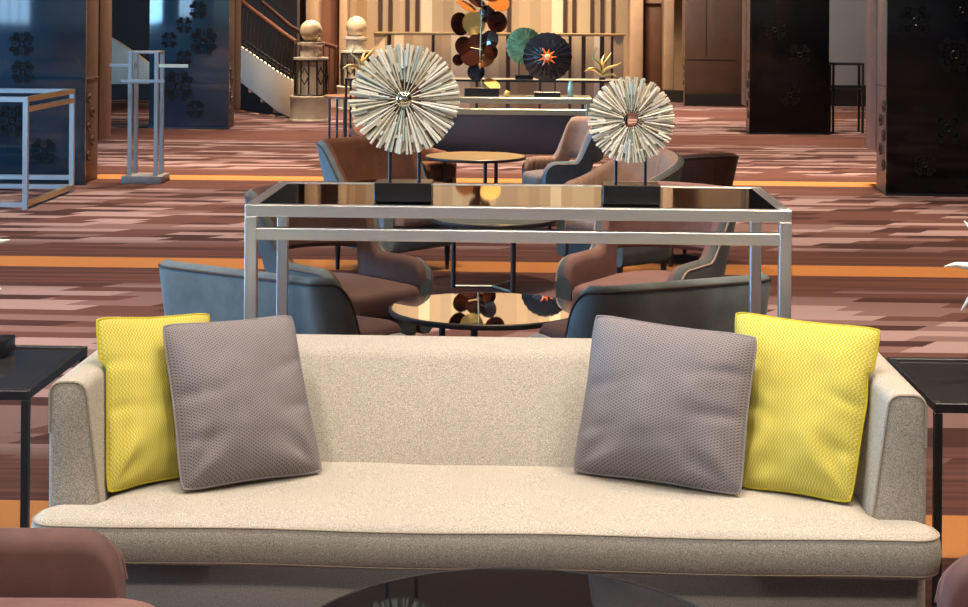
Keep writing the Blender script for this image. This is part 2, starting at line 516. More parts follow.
# ------------------------------------------------------------------ sofa
def sofa():
    root = thing('sofa', 'long beige linen three-seat sofa with one seat cushion and slim piped arms', 'sofa', (-0.10, 3.53, 0), R(-0.4))
    HW = 1.0
    CW = 1.014
    # seat cushion: T shape outline (front bar in front of the arms)
    def arc(cx, cy, r, a0, a1, n=7):
        return [(cx + r * math.cos(R(a0 + (a1 - a0) * i / n)), cy + r * math.sin(R(a0 + (a1 - a0) * i / n))) for i in range(n + 1)]
    out = []
    out += arc(CW - 0.06, 0.05, 0.06, -90, 0)
    out += [(CW - 0.004, 0.085), (CW - 0.03, 0.122)]
    out += [(CW - 0.06, 0.13), (0.90, 0.13)]
    out += [(0.885, 0.16), (0.885, 0.56)]
    out += [(-x, y) for x, y in reversed(out)]
    # densify
    dense = []
    for i in range(len(out)):
        a = Vector(out[i]); b = Vector(out[(i + 1) % len(out)])
        n = max(1, int((b - a).length / 0.06))
        for k in range(n): dense.append(a.lerp(b, k / n))
    n = len(dense)
    nor = []
    for i in range(n):
        t = (dense[(i + 1) % n] - dense[i - 1]).normalized()
        nor.append(Vector((t.y, -t.x)))
    def ring(ins, z, wob=0.0):
        r_ = []
        for i in range(n):
            p = dense[i] - nor[i] * ins
            zz = z + wob * math.sin(p.x * 9) * (1 if p.y < .1 else 0)
            r_.append(Vector((p.x, p.y, zz)))
        return r_
    z0, z1 = 0.360, 0.456
    mb = MB()
    mb.loft([ring(0.05, z0 - 0.004), ring(0.012, z0), ring(0.0, z0 + 0.012, .002), ring(-0.005, z0 + 0.045, .002), ring(-0.002, z1 - 0.024, .002), ring(0.0015, z1 - 0.010, .002),
             ring(0.012, z1 - 0.002), ring(0.022, z1 + 0.001)], cap=False)
    base_i = len(mb.v)
    rim = ring(0.022, z1 + 0.001)
    pts2 = [Vector((q.x, q.y)) for q in rim]
    def bdist(q):
        best = 9
        for i in range(n):
            a, b = pts2[i], pts2[(i + 1) % n]
            ab = b - a
            t = max(0, min(1, (q - a).dot(ab) / max(1e-9, ab.dot(ab))))
            best = min(best, (q - a - ab * t).length)
        return best
    inner = []
    xx = -1.0
    while xx <= 1.0:
        yy = 0.03
        while yy < 0.56:
            q = Vector((xx, yy))
            if ((abs(xx) < .86) or (yy < .10 and abs(xx) < 0.98)) and bdist(q) > 0.018: inner.append(q)
            yy += 0.035
        xx += 0.045
    allp = pts2 + inner
    vo, _, fo, _, _, _ = delaunay_2d_cdt(allp, [(i, (i + 1) % n) for i in range(n)], [], 1, 1e-5)
    top = []
    for q in vo:
        d = bdist(q)
        zz = z1 + 0.001 + 0.004 * (1 - math.exp(-d / 0.05)) + 0.004 * noise.noise(Vector((q.x * 5, q.y * 5, 1.3))) * min(1, d / .05)
        top.append(Vector((q.x, q.y, zz)))
    mb.add(top, [tuple(f) for f in fo])
    c = mb.build('seat_cushion', M['linen'], root, sharp=60)
    MB().tube(ring(0.001, z1 - 0.009, .002), 0.0020, 6, closed=True).build('piping', M['linen_pipe'], c)
    MB().tube(ring(0.003, z0 + 0.008, .002), 0.0020, 6, closed=True).build('piping', M['linen_pipe'], c)
    # arms
    for s in (-1, 1):
        ZT = 0.735
        def prof(y, e=0.0):
            pts = []
            xo, xi_t, xi_b = HW + 0.007 - e, HW - 0.084 + e, HW - 0.122 + e
            r = 0.028
            pts.append((xo, 0.13))
            pts.append((xo, ZT - 0.12))
            for k in range(6):
                a = R(90 * k / 5); pts.append((xo - r + r * math.cos(a), ZT - e - r + r * math.sin(a)))
            for k in range(6):
                a = R(90 + 85 * k / 5); pts.append((xi_t + r + r * math.cos(a), ZT - e - r + r * math.sin(a)))
            pts.append((xi_b, 0.42)); pts.append((xi_b, 0.13))
            return [Vector((s * x, y, z)) for x, z in pts]
        a = MB().loft([prof(0.131, 0.012), prof(0.134, 0.004), prof(0.142, 0.0), prof(0.3), prof(0.5), prof(0.7), prof(0.842), prof(0.85, 0.006)]).build('arm', M['linen'], root, sharp=50)
        pp = [p for p in prof(0.134, 0.003)][1:-1]
        MB().tube(pp, 0.0034, 6).build('piping', M['linen_pipe'], a)
    # backrest
    pr = [(0.44, 0.36), (0.47, 0.455), (0.55, 0.60), (0.615, 0.692), (0.628, 0.708), (0.648, 0.716), (0.72, 0.718), (0.80, 0.715), (0.84, 0.705), (0.85, 0.68), (0.85, 0.13), (0.6, 0.13)]
    rings = []
    for k in range(25):
        x = -0.94 + 1.88 * k / 24
        rings.append([Vector((x, y - 0.008 * math.cos(x * 1.6) * (1 if .5 < z < .71 and y < .65 else 0), z)) for y, z in pr])
    MB().loft(rings).build('backrest', M['linen'], root, sharp=50)
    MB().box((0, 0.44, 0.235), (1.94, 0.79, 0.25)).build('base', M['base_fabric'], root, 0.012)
    for x in (-0.88, 0.88):
        for y in (0.12, 0.76):
            MB().lathe([(0.022, 0), (0.032, 0.11)], 16, (x, y, 0)).build('foot', M['black_wood'], root)
    return root


sofa()


# ------------------------------------------------------------------ throw pillows
def pillow(label, TL, TR, BR, BL, thick, mat, group, seed, crease=1.0):
    n = 40
    cen = (TL + TR + BR + BL) / 4
    ax = ((TR + BR) - (TL + BL)).normalized()
    up = ((TL + TR) - (BL + BR)).normalized()
    nrm = ax.cross(up).normalized()     # towards the viewer: -Y side
    if nrm.y > 0: nrm = -nrm
    vs, uv, fs = [], [], []
    def P(u, v, side):
        a = abs(2 * u - 1); b = abs(2 * v - 1)
        # sides bow inwards a little between the corners
        uu = 0.5 + (u - 0.5) * (1 - 0.055 * (1 - b * b))
        vv = 0.5 + (v - 0.5) * (1 - 0.055 * (1 - a * a))
        k = 1 - 0.05 * (a * b) ** 5     # soft, blunted corners
        uu = 0.5 + (uu - 0.5) * k; vv = 0.5 + (vv - 0.5) * k
        p = BL.lerp(BR, uu).lerp(TL.lerp(TR, uu), vv)
        t = max(0.0, (1 - a ** 2.5) * (1 - b ** 2.5)) ** 0.58
        q = Vector((u * 3.1 + seed, v * 3.1, seed * 1.7))
        w = noise.noise(q) * 0.010 + noise.noise(q * 2.7) * 0.004
        # creases running out of the bottom corners
        for cu in (0.0, 1.0):
            du, dv = (u - cu) * (1 if cu == 0 else -1), v
            rr = math.hypot(du, dv)
            an = math.atan2(dv, max(du, 1e-5))
            w += crease * 0.008 * math.sin(an * 8 + seed + cu * 2) * math.exp(-((rr - 0.22) / 0.16) ** 2)
        for cv in (0.35, 0.62):
            e = math.exp(-((v - cv - 0.1 * math.sin(seed + u * 3)) / 0.035) ** 2) * math.exp(-(min(u, 1 - u) / 0.22) ** 2)
            w -= crease * 0.010 * e
        off = (thick * t + w * min(1, t * 1.6)) if side > 0 else -thick * 0.75 * t
        q = p + nrm * off
        if q.y > 3.62:   # the arm it leans on stops it
            lim = 0.872 + 0.038 * max(0.0, min(1.0, (q.z - 0.42) / 0.315)) + 1.5 * max(0.0, q.z - 0.738)
            q.x = max(-0.10 - lim, min(-0.10 + lim, q.x))
        return q
    for side in (1, -1):
        o = len(vs)
        for j in range(n + 1):
            for i in range(n + 1):
                u, v = i / n, j / n
                vs.append(P(u, v, side) - cen); uv.append((u, v))
        for j in range(n):
            for i in range(n):
                a = o + j * (n + 1) + i
                f = (a, a + 1, a + n + 2, a + n + 1)
                fs.append(f if side > 0 else tuple(reversed(f)))
    mb = MB().add(vs, fs)
    ob = mb.build('throw_pillow', mat, None, sharp=180, uvs=uv, flip=False)
    ob.location = cen
    edge = []
    for i in range(n): edge.append(P(i / n, 0, 1) - cen)
    for i in range(n): edge.append(P(1, i / n, 1) - cen)
    for i in range(n): edge.append(P(1 - i / n, 1, 1) - cen)
    for i in range(n): edge.append(P(0, 1 - i / n, 1) - cen)
    MB().tube(edge, 0.0032, 6, closed=True).build('seam', mat, ob, sharp=180, uvs=[(0.5, 0.03)] * (len(edge) * 6))
    return tag(ob, label, 'pillow', group)


pillow('yellow zigzag pillow half hidden behind a grey pillow, by the sofa arm under daylight', at(94, 316, 3.86), at(212, 311, 4.15), atz(188, 478, .462), atz(107, 496, .462), 0.052, M['yellow'], 'pillows on the sofa', 1.3)
pillow('grey dotted pillow with a tucked bottom corner, covering most of a yellow pillow', at(160, 323, 3.90), at(293, 313, 4.10), atz(325, 474, .464), atz(180, 494, .464), 0.078, M['grey'], 'pillows on the sofa', 4.1)
pillow('yellow zigzag pillow showing nearly its whole front at the right-hand sofa arm', at(733, 309, 4.12), at(884, 327, 3.88), atz(852, 506, .462), atz(737, 489, .462), 0.062, M['yellow'], 'pillows on the sofa', 7.9)
pillow('grey dotted pillow before the wide yellow pillow, its lower corner pulled out flat', at(594, 312, 4.09), at(760, 335, 3.92), atz(743, 498, .464), atz(570, 473, .464), 0.082, M['grey'], 'pillows on the sofa', 11.2)


# ------------------------------------------------------------------ armchairs (facing +X in their own frame)
def armchair(label, loc, face, outer, inner, seat_m, kind='wing', back=0.80, arm=0.52, L=0.66, W=0.64, seat_z=0.42, pleat=0, pipe=None, lean=0.16, group=None, name='armchair', seat_ext=0.045):
    root = thing(name, label, 'armchair', (loc[0], loc[1], 0), face, group)
    th = 0.075
    Rc = {'wing': 0.26, 'tub': 0.30, 'panel': 0.10}[kind]
    # plan path of the outer wall, from one arm front round the back to the other
    path = []
    def seg(a, b, n):
        for i in range(n): path.append(Vector(a).lerp(Vector(b), i / n))
    x1, x0 = L / 2, -L / 2
    y = W / 2
    seg((x1, -y), (x1 - 0.1, -y), 12)
    seg((x1 - 0.1, -y), (x0 + Rc, -y), 10)
    for i in range(12):
        a = R(270 - 90 * i / 12); path.append(Vector((x0 + Rc + Rc * math.cos(a), -y + Rc + Rc * math.sin(a))))
    seg((x0, -y + Rc), (x0, y - Rc), 8)
    for i in range(12):
        a = R(180 - 90 * i / 12); path.append(Vector((x0 + Rc + Rc * math.cos(a), y - Rc + Rc * math.sin(a))))
    seg((x0 + Rc, y), (x1 - 0.1, y), 10)
    seg((x1 - 0.1, y), (x1, y), 12)
    path.append(Vector((x1, y)))
    n = len(path)
    ds = [0.0]
    for i in range(1, n): ds.append(ds[-1] + (path[i] - path[i - 1]).length)
    tot = ds[-1]
    ZB = 0.17
    sect_o, sect_i, crest = [], [], []
    fr = 0.09
    for i, p in enumerate(path):
        u = abs(2 * ds[i] / tot - 1)
        t = (path[min(i + 1, n - 1)] - path[max(i - 1, 0)]).normalized()
        nr = Vector((t.y, -t.x))
        if nr.dot(p - Vector((0.05, 0))) < 0: nr = -nr
        if kind == 'wing':
            h = arm + (back - arm) * (1 - smooth((u - 0.40) / 0.24))
        elif kind == 'panel':
            uc = (W - 0.1) / tot
            h = arm + (back - arm) * (1 - smooth((u - uc - 0.02) / 0.22))
        else:
            h = arm + (back - arm) * (1 - smooth((u - 0.05) / 0.95))
        # rounded arm front
        df = min(ds[i], tot - ds[i])
        if df < fr: h -= fr - math.sqrt(max(0, fr * fr - (fr - df) ** 2))
        zb = ZB
        if kind == 'wing': zb = ZB + (0.50 - ZB) * (1 - smooth((u - 0.44) / 0.10))
        zb = min(zb, h - 0.05)
        ln = lean * (1 - smooth((u - 0.3) / 0.4))
        flare = 0.05
        def pt(off, z):
            q = p - nr * off + nr * (flare + ln) * max(0, z - 0.40)
            return Vector((q.x, q.y, z))
        r = th / 2
        hz = h - r
        o_ = [pt(0.02, zb), pt(0, zb + 0.02)]
        for k in range(1, 7): o_.append(pt(0, zb + 0.02 + (hz - zb - 0.02) * k / 6))
        for k in range(1, 4):
            a = R(30 * k); o_.append(pt(r - r * math.cos(a), hz + r * math.sin(a)))
        i_ = [o_[-1]]
        pl = 0.006 * math.cos(ds[i] / tot * 2 * PI * pleat) if pleat else 0
        for k in range(1, 4):
            a = R(90 + 30 * k); i_.append(pt(r - r * math.cos(a) + pl, hz + r * math.sin(a)))
        for k in range(1, 7): i_.append(pt(th + pl, hz - (hz - zb - 0.02) * k / 6))
        i_.append(pt(th - 0.02, zb)); i_.append(o_[0])
        sect_o.append(o_); sect_i.append(i_); crest.append(pt(r * 0.06, hz + r * 0.45))
    def strip(secs, caps):
        k = len(secs[0]); vs = [q for s_ in secs for q in s_]; fs = []
        for a in range(len(secs) - 1):
            for b in range(k - 1):
                fs.append((a * k + b, a * k + b + 1, (a + 1) * k + b + 1, (a + 1) * k + b))
        return MB().add(vs, fs)
    so = strip(sect_o, True)
    for idx in (0, n - 1):
        loop = sect_o[idx] + sect_i[idx][1:-1]
        so.add(loop, [tuple(range(len(loop)))])
    so.build('outer_shell', outer, root, sharp=50)
    strip(sect_i, False).build('inner_lining', inner, root, sharp=50)
    MB().tube(crest, 0.005, 6).build('piping', pipe or M['dark_piping'], root)
    # seat: plinth, cushion, legs
    def slab(nm, xa, xb, yy, za, zb_, rr, mat, crown=0.0):
        pts = []
        for cx_, cy_, a0 in ((xb - rr, -yy + rr, -90), (xb - rr, yy - rr, 0), (xa + Rc * .8, yy - Rc * .8, 90), (xa + Rc * .8, -yy + Rc * .8, 180)):
            q = rr if cx_ > 0 else Rc * .8
            for k in range(7):
                a = R(a0 + 90 * k / 6); pts.append(Vector((cx_ + q * math.cos(a), cy_ + q * math.sin(a))))
        def rg(e, z):
            c = Vector(((xa + xb) / 2, 0))
            return [Vector((p.x - (e if p.x > c.x else -e), p.y * (1 - e / yy), z)) for p in pts]
        return MB().loft([rg(0.02, za), rg(0, za + 0.02), rg(0, zb_ - 0.03), rg(0.008, zb_ - 0.01), rg(0.025, zb_), rg(0.08, zb_ + crown)]).build(nm, mat, root, sharp=50)
    slab('seat_base', x0 + 0.06, x1 - 0.01, W / 2 - 0.06, 0.15, seat_z - 0.12, 0.05, outer)
    slab('seat_cushion', x0 + 0.055, x1 + seat_ext, W / 2 - th - 0.004, seat_z - 0.118, seat_z, 0.07, seat_m, 0.012)
    for sx in (x0 + 0.14, x1 - 0.07):
        for sy in (-W / 2 + 0.1, W / 2 - 0.1):
            MB().lathe([(0.012, 0), (0.02, 0.16)], 12, (sx, sy, 0)).build('leg', M['black_wood'], root)
    return root


CH = 'velvet armchairs round the low tables'
# beside the coffee table in front of the sofa
armchair('rose velvet armchair showing its rounded arm before the sofa, under the daylit yellow pillow', (-1.16, 2.86), R(2), M['rose_dark'], M['rose_dark'], M['rose_velvet'], 'wing', arm=0.565, seat_z=0.455, W=0.62, L=0.74, group=CH, pipe=M['rose_velvet'], seat_ext=0.10)
armchair('rose velvet armchair of which only a rounded arm front shows below the right-hand side table', (1.155, 2.80), R(178), M['rose_dark'], M['rose_dark'], M['rose_velvet'], 'wing', arm=0.57, seat_z=0.45, W=0.62, L=0.74, group=CH, pipe=M['rose_velvet'])
# round the mirrored table behind the console
armchair('wide blue grey armchair, back to the sofa, behind the console leg nearest the daylight', (-0.90, 5.96), R(60), M['teal_velvet'], M['taupe_velvet'], M['brown_velvet'], 'panel', back=0.66, arm=0.40, L=0.52, W=0.84, group=CH, lean=0.10)
armchair('wide blue grey armchair, back to the sofa, above the overlapping grey and wide yellow pillows', (0.44, 5.96), R(117), M['teal_velvet'], M['taupe_velvet'], M['brown_velvet'], 'panel', back=0.64, arm=0.40, L=0.50, W=0.80, group=CH, lean=0.10)
armchair('brown wing armchair with an orange floor stripe showing through its back opening', (-0.86, 7.10), R(-44), M['grey_velvet'], M['brown_velvet'], M['brown_velvet'], 'wing', group=CH, W=0.58, seat_z=0.39, arm=0.50, back=0.79)
armchair('rose brown wing armchair facing the mirrored table, under the smaller stick disc', (0.55, 7.18), R(-121), M['grey_velvet'], M['rose_dark'], M['rose_dark'], 'wing', group=CH, pipe=M['cream_piping'], W=0.60, seat_z=0.40)
# second group
armchair('copper brown armchair seen from the front behind the larger stick disc', (-0.86, 9.85), R(-42), M['slate_velvet'], M['copper_velvet'], M['taupe_velvet'], 'wing', back=0.79, group=CH, W=0.7)
armchair('grey armchair with pleated copper lining behind the smaller stick disc', (0.56, 9.32), R(-140), M['grey_velvet'], M['pleat_velvet'], M['taupe_velvet'], 'tub', back=0.78, arm=0.60, group=CH, pleat=34, W=0.56, L=0.56)
armchair('dark brown tub armchair with its curved back towards the sofa, beyond the pleated copper chair', (0.98, 10.3), R(120), M['brown_velvet'], M['brown_velvet'], M['taupe_velvet'], 'tub', back=0.72, arm=0.60, group=CH, W=0.6, L=0.62)
# third group
armchair('slate grey armchair with pleated pink lining in front of the aubergine console panel', (0.27, 11.72), R(-160), M['slate_velvet'], M['pleat_velvet'], M['taupe_velvet'], 'wing', back=0.81, arm=0.52, group=CH, pleat=34, pipe=M['cream_piping'], W=0.5, L=0.5)
armchair('brown tub armchair with a low curved arm beside the farther gold-topped table', (-0.98, 12.2), R(-20), M['brown_velvet'], M['copper_velvet'], M['copper_velvet'], 'tub', back=0.70, arm=0.50, group=CH)


# ------------------------------------------------------------------ low round tables
def round_table(label, x, y, z, r, top_mat, rim_mat, tilt=0.0, legs=3, cross=None, rot=0.0, leg_r=0.014):
    root = thing('round_table', label, 'table', (x, y, 0), 0, None)
    lift = Matrix.Translation((0, 0, z)) @ Matrix.Rotation(tilt, 4, 'X')
    rim = MB().lathe([(r - 0.03, -0.024), (r - 0.004, -0.022), (r, -0.016), (r, -0.003), (r - 0.004, 0.0), (r - 0.010, 0.0), (r - 0.0105, -0.003)], 96)
    rim.xf(lift).build('table_rim', rim_mat, root)
    MB().lathe([(r - 0.0106, -0.018), (r - 0.0106, -0.0012), (r - 0.012, -0.0005)], 96).xf(lift).build('table_top', top_mat, root, sharp=8)
    lr = r * 0.62
    for k in range(legs):
        a = rot + 2 * PI * k / legs
        MB().tube([(lr * math.cos(a), lr * math.sin(a), 0.0), (lr * math.cos(a), lr * math.sin(a), z - 0.027)], leg_r, 12).build('leg', M['black_steel'], root)
    bar = MB()
    for k in range(legs):
        a = rot + 2 * PI * k / legs
        bar.tube([(0, 0, 0.012), (lr * math.cos(a), lr * math.sin(a), 0.012)], 0.008, 8)
    bar.build('cross_base', cross or M['black_steel'], root)
    return root


p = at(489, 304, 6.45)
round_table('low round table with a mirrored top between the blue-backed armchairs', -0.165, 6.45, 0.40, 0.395, M['mirror'], M['black_steel'], R(-1.0), 3, None, R(-100))
round_table('low round table with thin black legs glimpsed under the console rails', -0.20, 9.2, 0.41, 0.37, M['mirror'], M['black_steel'], 0, 3, M['champagne'], R(-60))
round_table('round table with reflecting gold top before the aubergine console panel', -0.40, 11.95, 0.51, 0.38, M['gold_top'], M['black_steel'], 0, 3, None, R(-70))
round_table('large black glass round coffee table in front of the sofa', -0.02, 2.88, 0.452, 0.42, M['black_glass'], M['black_wood'], 0, 4, None, R(45), 0.018)


# ------------------------------------------------------------------ side tables and star sculptures
def side_table(label, x0, x1, y0, y1, z):
    cx_, cy_ = (x0 + x1) / 2, (y0 + y1) / 2
    root = thing('side_table', label, 'side table', (cx_, cy_, 0))
    w, d = x1 - x0, y1 - y0
    b = 0.02
    fr = MB()
    fr.box((0, -d / 2 + b / 2, z - 0.012), (w, b, 0.024)); fr.box((0, d / 2 - b / 2, z - 0.012), (w, b, 0.024))
    fr.box((-w / 2 + b / 2, 0, z - 0.012), (b, d - 2 * b, 0.024)); fr.box((w / 2 - b / 2, 0, z - 0.012), (b, d - 2 * b, 0.024))
    fr.build('frame', M['black_steel'], root, 0.0015, 1)
    MB().box((0, 0, z - 0.012), (w - 2 * b - .001, d - 2 * b - .001, 0.012)).build('glass_top', M['smoked_glass'], root)
    for sx in (-1, 1):
        for sy in (-1, 1):
            MB().box((sx * (w / 2 - b / 2), sy * (d / 2 - b / 2), (z - 0.024) / 2), (b, b, z - 0.024)).build('leg', M['black_steel'], root, 0.0015, 1)
    return root


ZS = 0.62
a = atz(28.5, 391, ZS); b_ = atz(88, 346, ZS)
side_table('black metal side table with smoked glass top beside the daylit sofa arm', a.x - 0.5, a.x, a.y, b_.y, ZS)
a = atz(935, 403.5, ZS); b_ = atz(895, 357, ZS)
side_table('black metal side table with smoked glass top beside the right-hand sofa arm', a.x, a.x + 0.5, a.y, b_.y, ZS)


def star(label, base_c, cen, r, group, rot, n=7):
    root = thing('star_sculpture', label, 'sculpture', (base_c[0], base_c[1], ZS), 0, group)
    MB().box((0, 0, 0.022), (0.09, 0.09, 0.044)).build('base', M['black_wood'], root, 0.003)
    c = Vector((cen[0] - base_c[0], cen[1] - base_c[1], cen[2] - ZS))
    MB().tube([(0, 0, 0.04), c], 0.004, 8).build('rod', M['black_steel'], root)
    st = MB()
    st.ball(c, r * 0.2, 16)
    for k in range(n):
        an = rot + 2 * PI * k / n
        d = Vector((math.cos(an), 0.15 * math.sin(an * 3 + 1), math.sin(an))).normalized()
        e = c + d * r
        st.tube([c, c + d * r * 0.4, c + d * r * 0.8 + Vector((0, 0, .006)), e], [r * .14, r * .085, r * .045, r * .008], 8)
    st.build('star', M['white_star'], root)
    return root


c = at(1000, 268, 4.35)
star('white spiked star sculpture on a black block on the side table under the black screens', (c.x - .01, 4.36), c, 0.155, 'white star sculptures on the side tables', R(178))
c = at(-44, 259, 4.42)
star('white spiked star sculpture on a black block by the edge under the daylight', (c.x + .09, 4.48), c, 0.155, 'white star sculptures on the side tables', R(20))

# ------------------------------------------------------------------ steel console behind the sofa
def bar_console(name, label, x0, x1, y0, y1, z, t, frame_m, top_m, rails, cat='console table', bottom=False, sides=None, inset=0.002):
    root = thing(name, label, cat, ((x0 + x1) / 2, (y0 + y1) / 2, 0))
    w, d = x1 - x0, y1 - y0
    for sx in (-1, 1):
        for sy in (-1, 1):
            MB().box((sx * (w / 2 - t / 2), sy * (d / 2 - t / 2), (z - t) / 2), (t, t, z - t)).build('leg', frame_m, root, 0.0012, 1)
    zr = z - t / 2
    for sy in (-1, 1):
        MB().box((0, sy * (d / 2 - t / 2), zr), (w, t, t)).build('rail', frame_m, root, 0.0012, 1)
    for sx in (-1, 1):
        MB().box((sx * (w / 2 - t / 2), 0, zr), (t, d - 2 * t, t)).build('rail', sides or frame_m, root, 0.0012, 1)
    for zz, which in rails:
        if 'f' in which: MB().box((0, -d / 2 + t / 2, zz), (w - 2 * t, t * .96, t)).build('rail', frame_m, root, 0.0012, 1)
        if 'b' in which: MB().box((0, d / 2 - t / 2, zz), (w - 2 * t, t * .96, t)).build('rail', frame_m, root, 0.0012, 1)
        if 's' in which:
            for sx in (-1, 1): MB().box((sx * (w / 2 - t / 2), 0, zz), (t * .96, d - 2 * t, t)).build('rail', sides or frame_m, root, 0.0012, 1)
    if top_m: MB().box((0, 0, z - 0.006 - inset), (w - 2 * t - .001, d - 2 * t - .001, 0.012)).build('glass_top', top_m, root)
    return root


ZK = 1.0
A = atz(244, 205.3, ZK); Bp = atz(791.2, 210.2, ZK)
CXK, WK = (A.x + Bp.x) / 2, Bp.x - A.x
Y0 = (A.y + Bp.y) / 2
Y1 = Y0 + 0.665
bar_console('console_table', 'long brushed steel console table with black glass top standing behind the sofa', A.x, Bp.x, Y0, Y1, ZK, 0.036, M['steel'], M['black_glass'], [(0.911, 'f')])


def stick_disc(label, px, pyc, pr, Yd, base_w, rods, hole, mat_seed):
    rng = random.Random(mat_seed)
    cpt = at(px, pyc, Yd)
    r = pr * Yd / F
    root = thing('disc_sculpture', label, 'sculpture', (cpt.x, Yd, ZK - 0.002), 0, None)
    MB().box((0, 0, 0.032), (base_w, 0.12, 0.06)).build('base', M['black_wood'], root, 0.002, 1)
    zc = cpt.z - ZK + 0.002
    for s in (-1, 1):
        MB().tube([(s * rods, 0.012, 0.06), (s * rods, 0.012, zc - r * 0.7)], 0.0055, 10).build('rod', M['black_steel'], root)
    ri = hole
    # backing ring
    ring = []
    core = MB()
    k = 64
    vs, fs = [], []
    for y in (0.004, 0.016):
        for rad in (ri, r * 0.90):
            for j in range(k):
                a = 2 * PI * j / k; vs.append((rad * math.cos(a), y, zc + rad * math.sin(a)))
    for j in range(k):
        q = (j + 1) % k
        fs += [(j, q, k + q, k + j), (2 * k + j, 3 * k + j, 3 * k + q, 2 * k + q), (k + j, k + q, 3 * k + q, 3 * k + j), (j, 2 * k + j, 2 * k + q, q)]
    core.add(vs, fs).build('backing_ring', M['stick_dark'], root)
    # under layer of sticks that fills the gaps
    ul = MB()
    for j in range(124):
        a = 2 * PI * (j + 0.5) / 124 + rng.uniform(-.018, .018)
        l0, l1 = r * 0.35, r * rng.uniform(0.86, 1.0)
        d = Vector((math.cos(a), 0, math.sin(a)))
        rot = Matrix.Rotation(-a, 3, 'Y')
        ul.box(Vector((0, -0.002 - rng.uniform(0, .005), zc)) + d * (l0 + l1) / 2, (l1 - l0, 0.006, r * 0.036), rot)
    lo = ul.build('stick_layer', M['stick_tan'], root, 0.0006, 1)
    nst = 96
    for j in range(nst):
        a = 2 * PI * j / nst + rng.uniform(-.022, .022)
        long = j % 2 == 0
        l0 = ri * rng.uniform(1.02, 1.2) if j % 4 == 0 else r * (rng.uniform(0.30, 0.5) if long else rng.uniform(0.42, 0.70))
        if j % 4 == 2: l0 = r * rng.uniform(0.2, 0.34)
        l1 = r * (rng.uniform(0.97, 1.0) if j % 3 else rng.uniform(0.62, 0.93))
        yy = -0.008 - rng.uniform(0, 0.016) - (0.004 if long else 0)
        d = Vector((math.cos(a), 0, math.sin(a)))
        wid0 = 2 * PI * max(l0, r * 0.12) / nst * 1.2
        wid1 = r * rng.uniform(0.034, 0.056)
        rot = Matrix.Rotation(-a, 3, 'Y') @ Matrix.Rotation(rng.uniform(-.3, .3), 3, 'X')
        st = MB()
        L = l1 - l0
        v8 = []
        for x, wd in ((-L / 2, wid0), (L / 2, wid1)):
            for y in (-0.005, 0.006):
                for z in (-wd / 2, wd / 2): v8.append(rot @ Vector((x, y, z)))
        c = Vector((0, yy, zc)) + d * (l0 + l1) / 2
        st.add([q + c for q in v8], [(0, 1, 3, 2), (4, 6, 7, 5), (0, 4, 5, 1), (2, 3, 7, 6), (0, 2, 6, 4), (1, 5, 7, 3)])
        vert = abs(abs((a % PI) - PI / 2)) < 0.36 and rng.random() < 0.6  # upright sectors get the painted teal reflection
        st.build('stick', M['stick_green'] if vert else M['stick'], root, 0.0008, 1)
    return root, zc, r


root, zc, r = stick_disc('larger round sculpture of radiating ivory sticks with a domed mirror centre on the steel console', 404.7, 98.6, 56, 5.02, 0.178, 0.046, 0.024, 3)
dm = MB().lathe([(0.029, 0), (0.028, 0.006), (0.022, 0.013), (0.012, 0.018), (0.0, 0.0195)], 32)
dm.xf(Matrix.Translation((0, -0.016, zc)) @ Matrix.Rotation(PI / 2, 4, 'X')).build('mirror_dome', M['ball_mirror'], root)
root, zc, r = stick_disc('smaller round sculpture of radiating ivory sticks with an open centre on the steel console', 631, 119.5, 43.5, 5.02, 0.178, 0.046, 0.021, 5)


# ------------------------------------------------------------------ far console with glass art
YC = 12.6
zt = at(530, 98, YC).z
xa, xb = at(300 + 62, 98, YC).x, at(592, 98, YC).x
far = bar_console('console_table', 'far console table with champagne metal edge and aubergine front panel', xa, xb, YC, YC + 0.45, zt, 0.045, M['champagne'], M['champagne'], [(at(530, 111, YC).z - .01, 'f')], sides=M['champagne'], inset=0.0)
zp0, zp1 = at(530, 155, YC).z, at(530, 114, YC).z
MB().box((0, -0.16, (zp0 + zp1) / 2), (xb - xa - 0.1, 0.03, zp1 - zp0)).build('front_panel', M['purple_panel'], far, 0.003)
# mirror back console, a little behind
YD = 14.6
zt2 = at(530, 80, YD).z
xa2, xb2 = at(345, 80, YD).x, at(628, 80, YD).x
bar_console('console_table', 'slim dark console table behind the glass art, holding gilded antlers', xa2, xb2, YD, YD + 0.4, zt2, 0.02, M['black_steel'], M['champagne'], [], sides=M['black_steel'], inset=0.0)


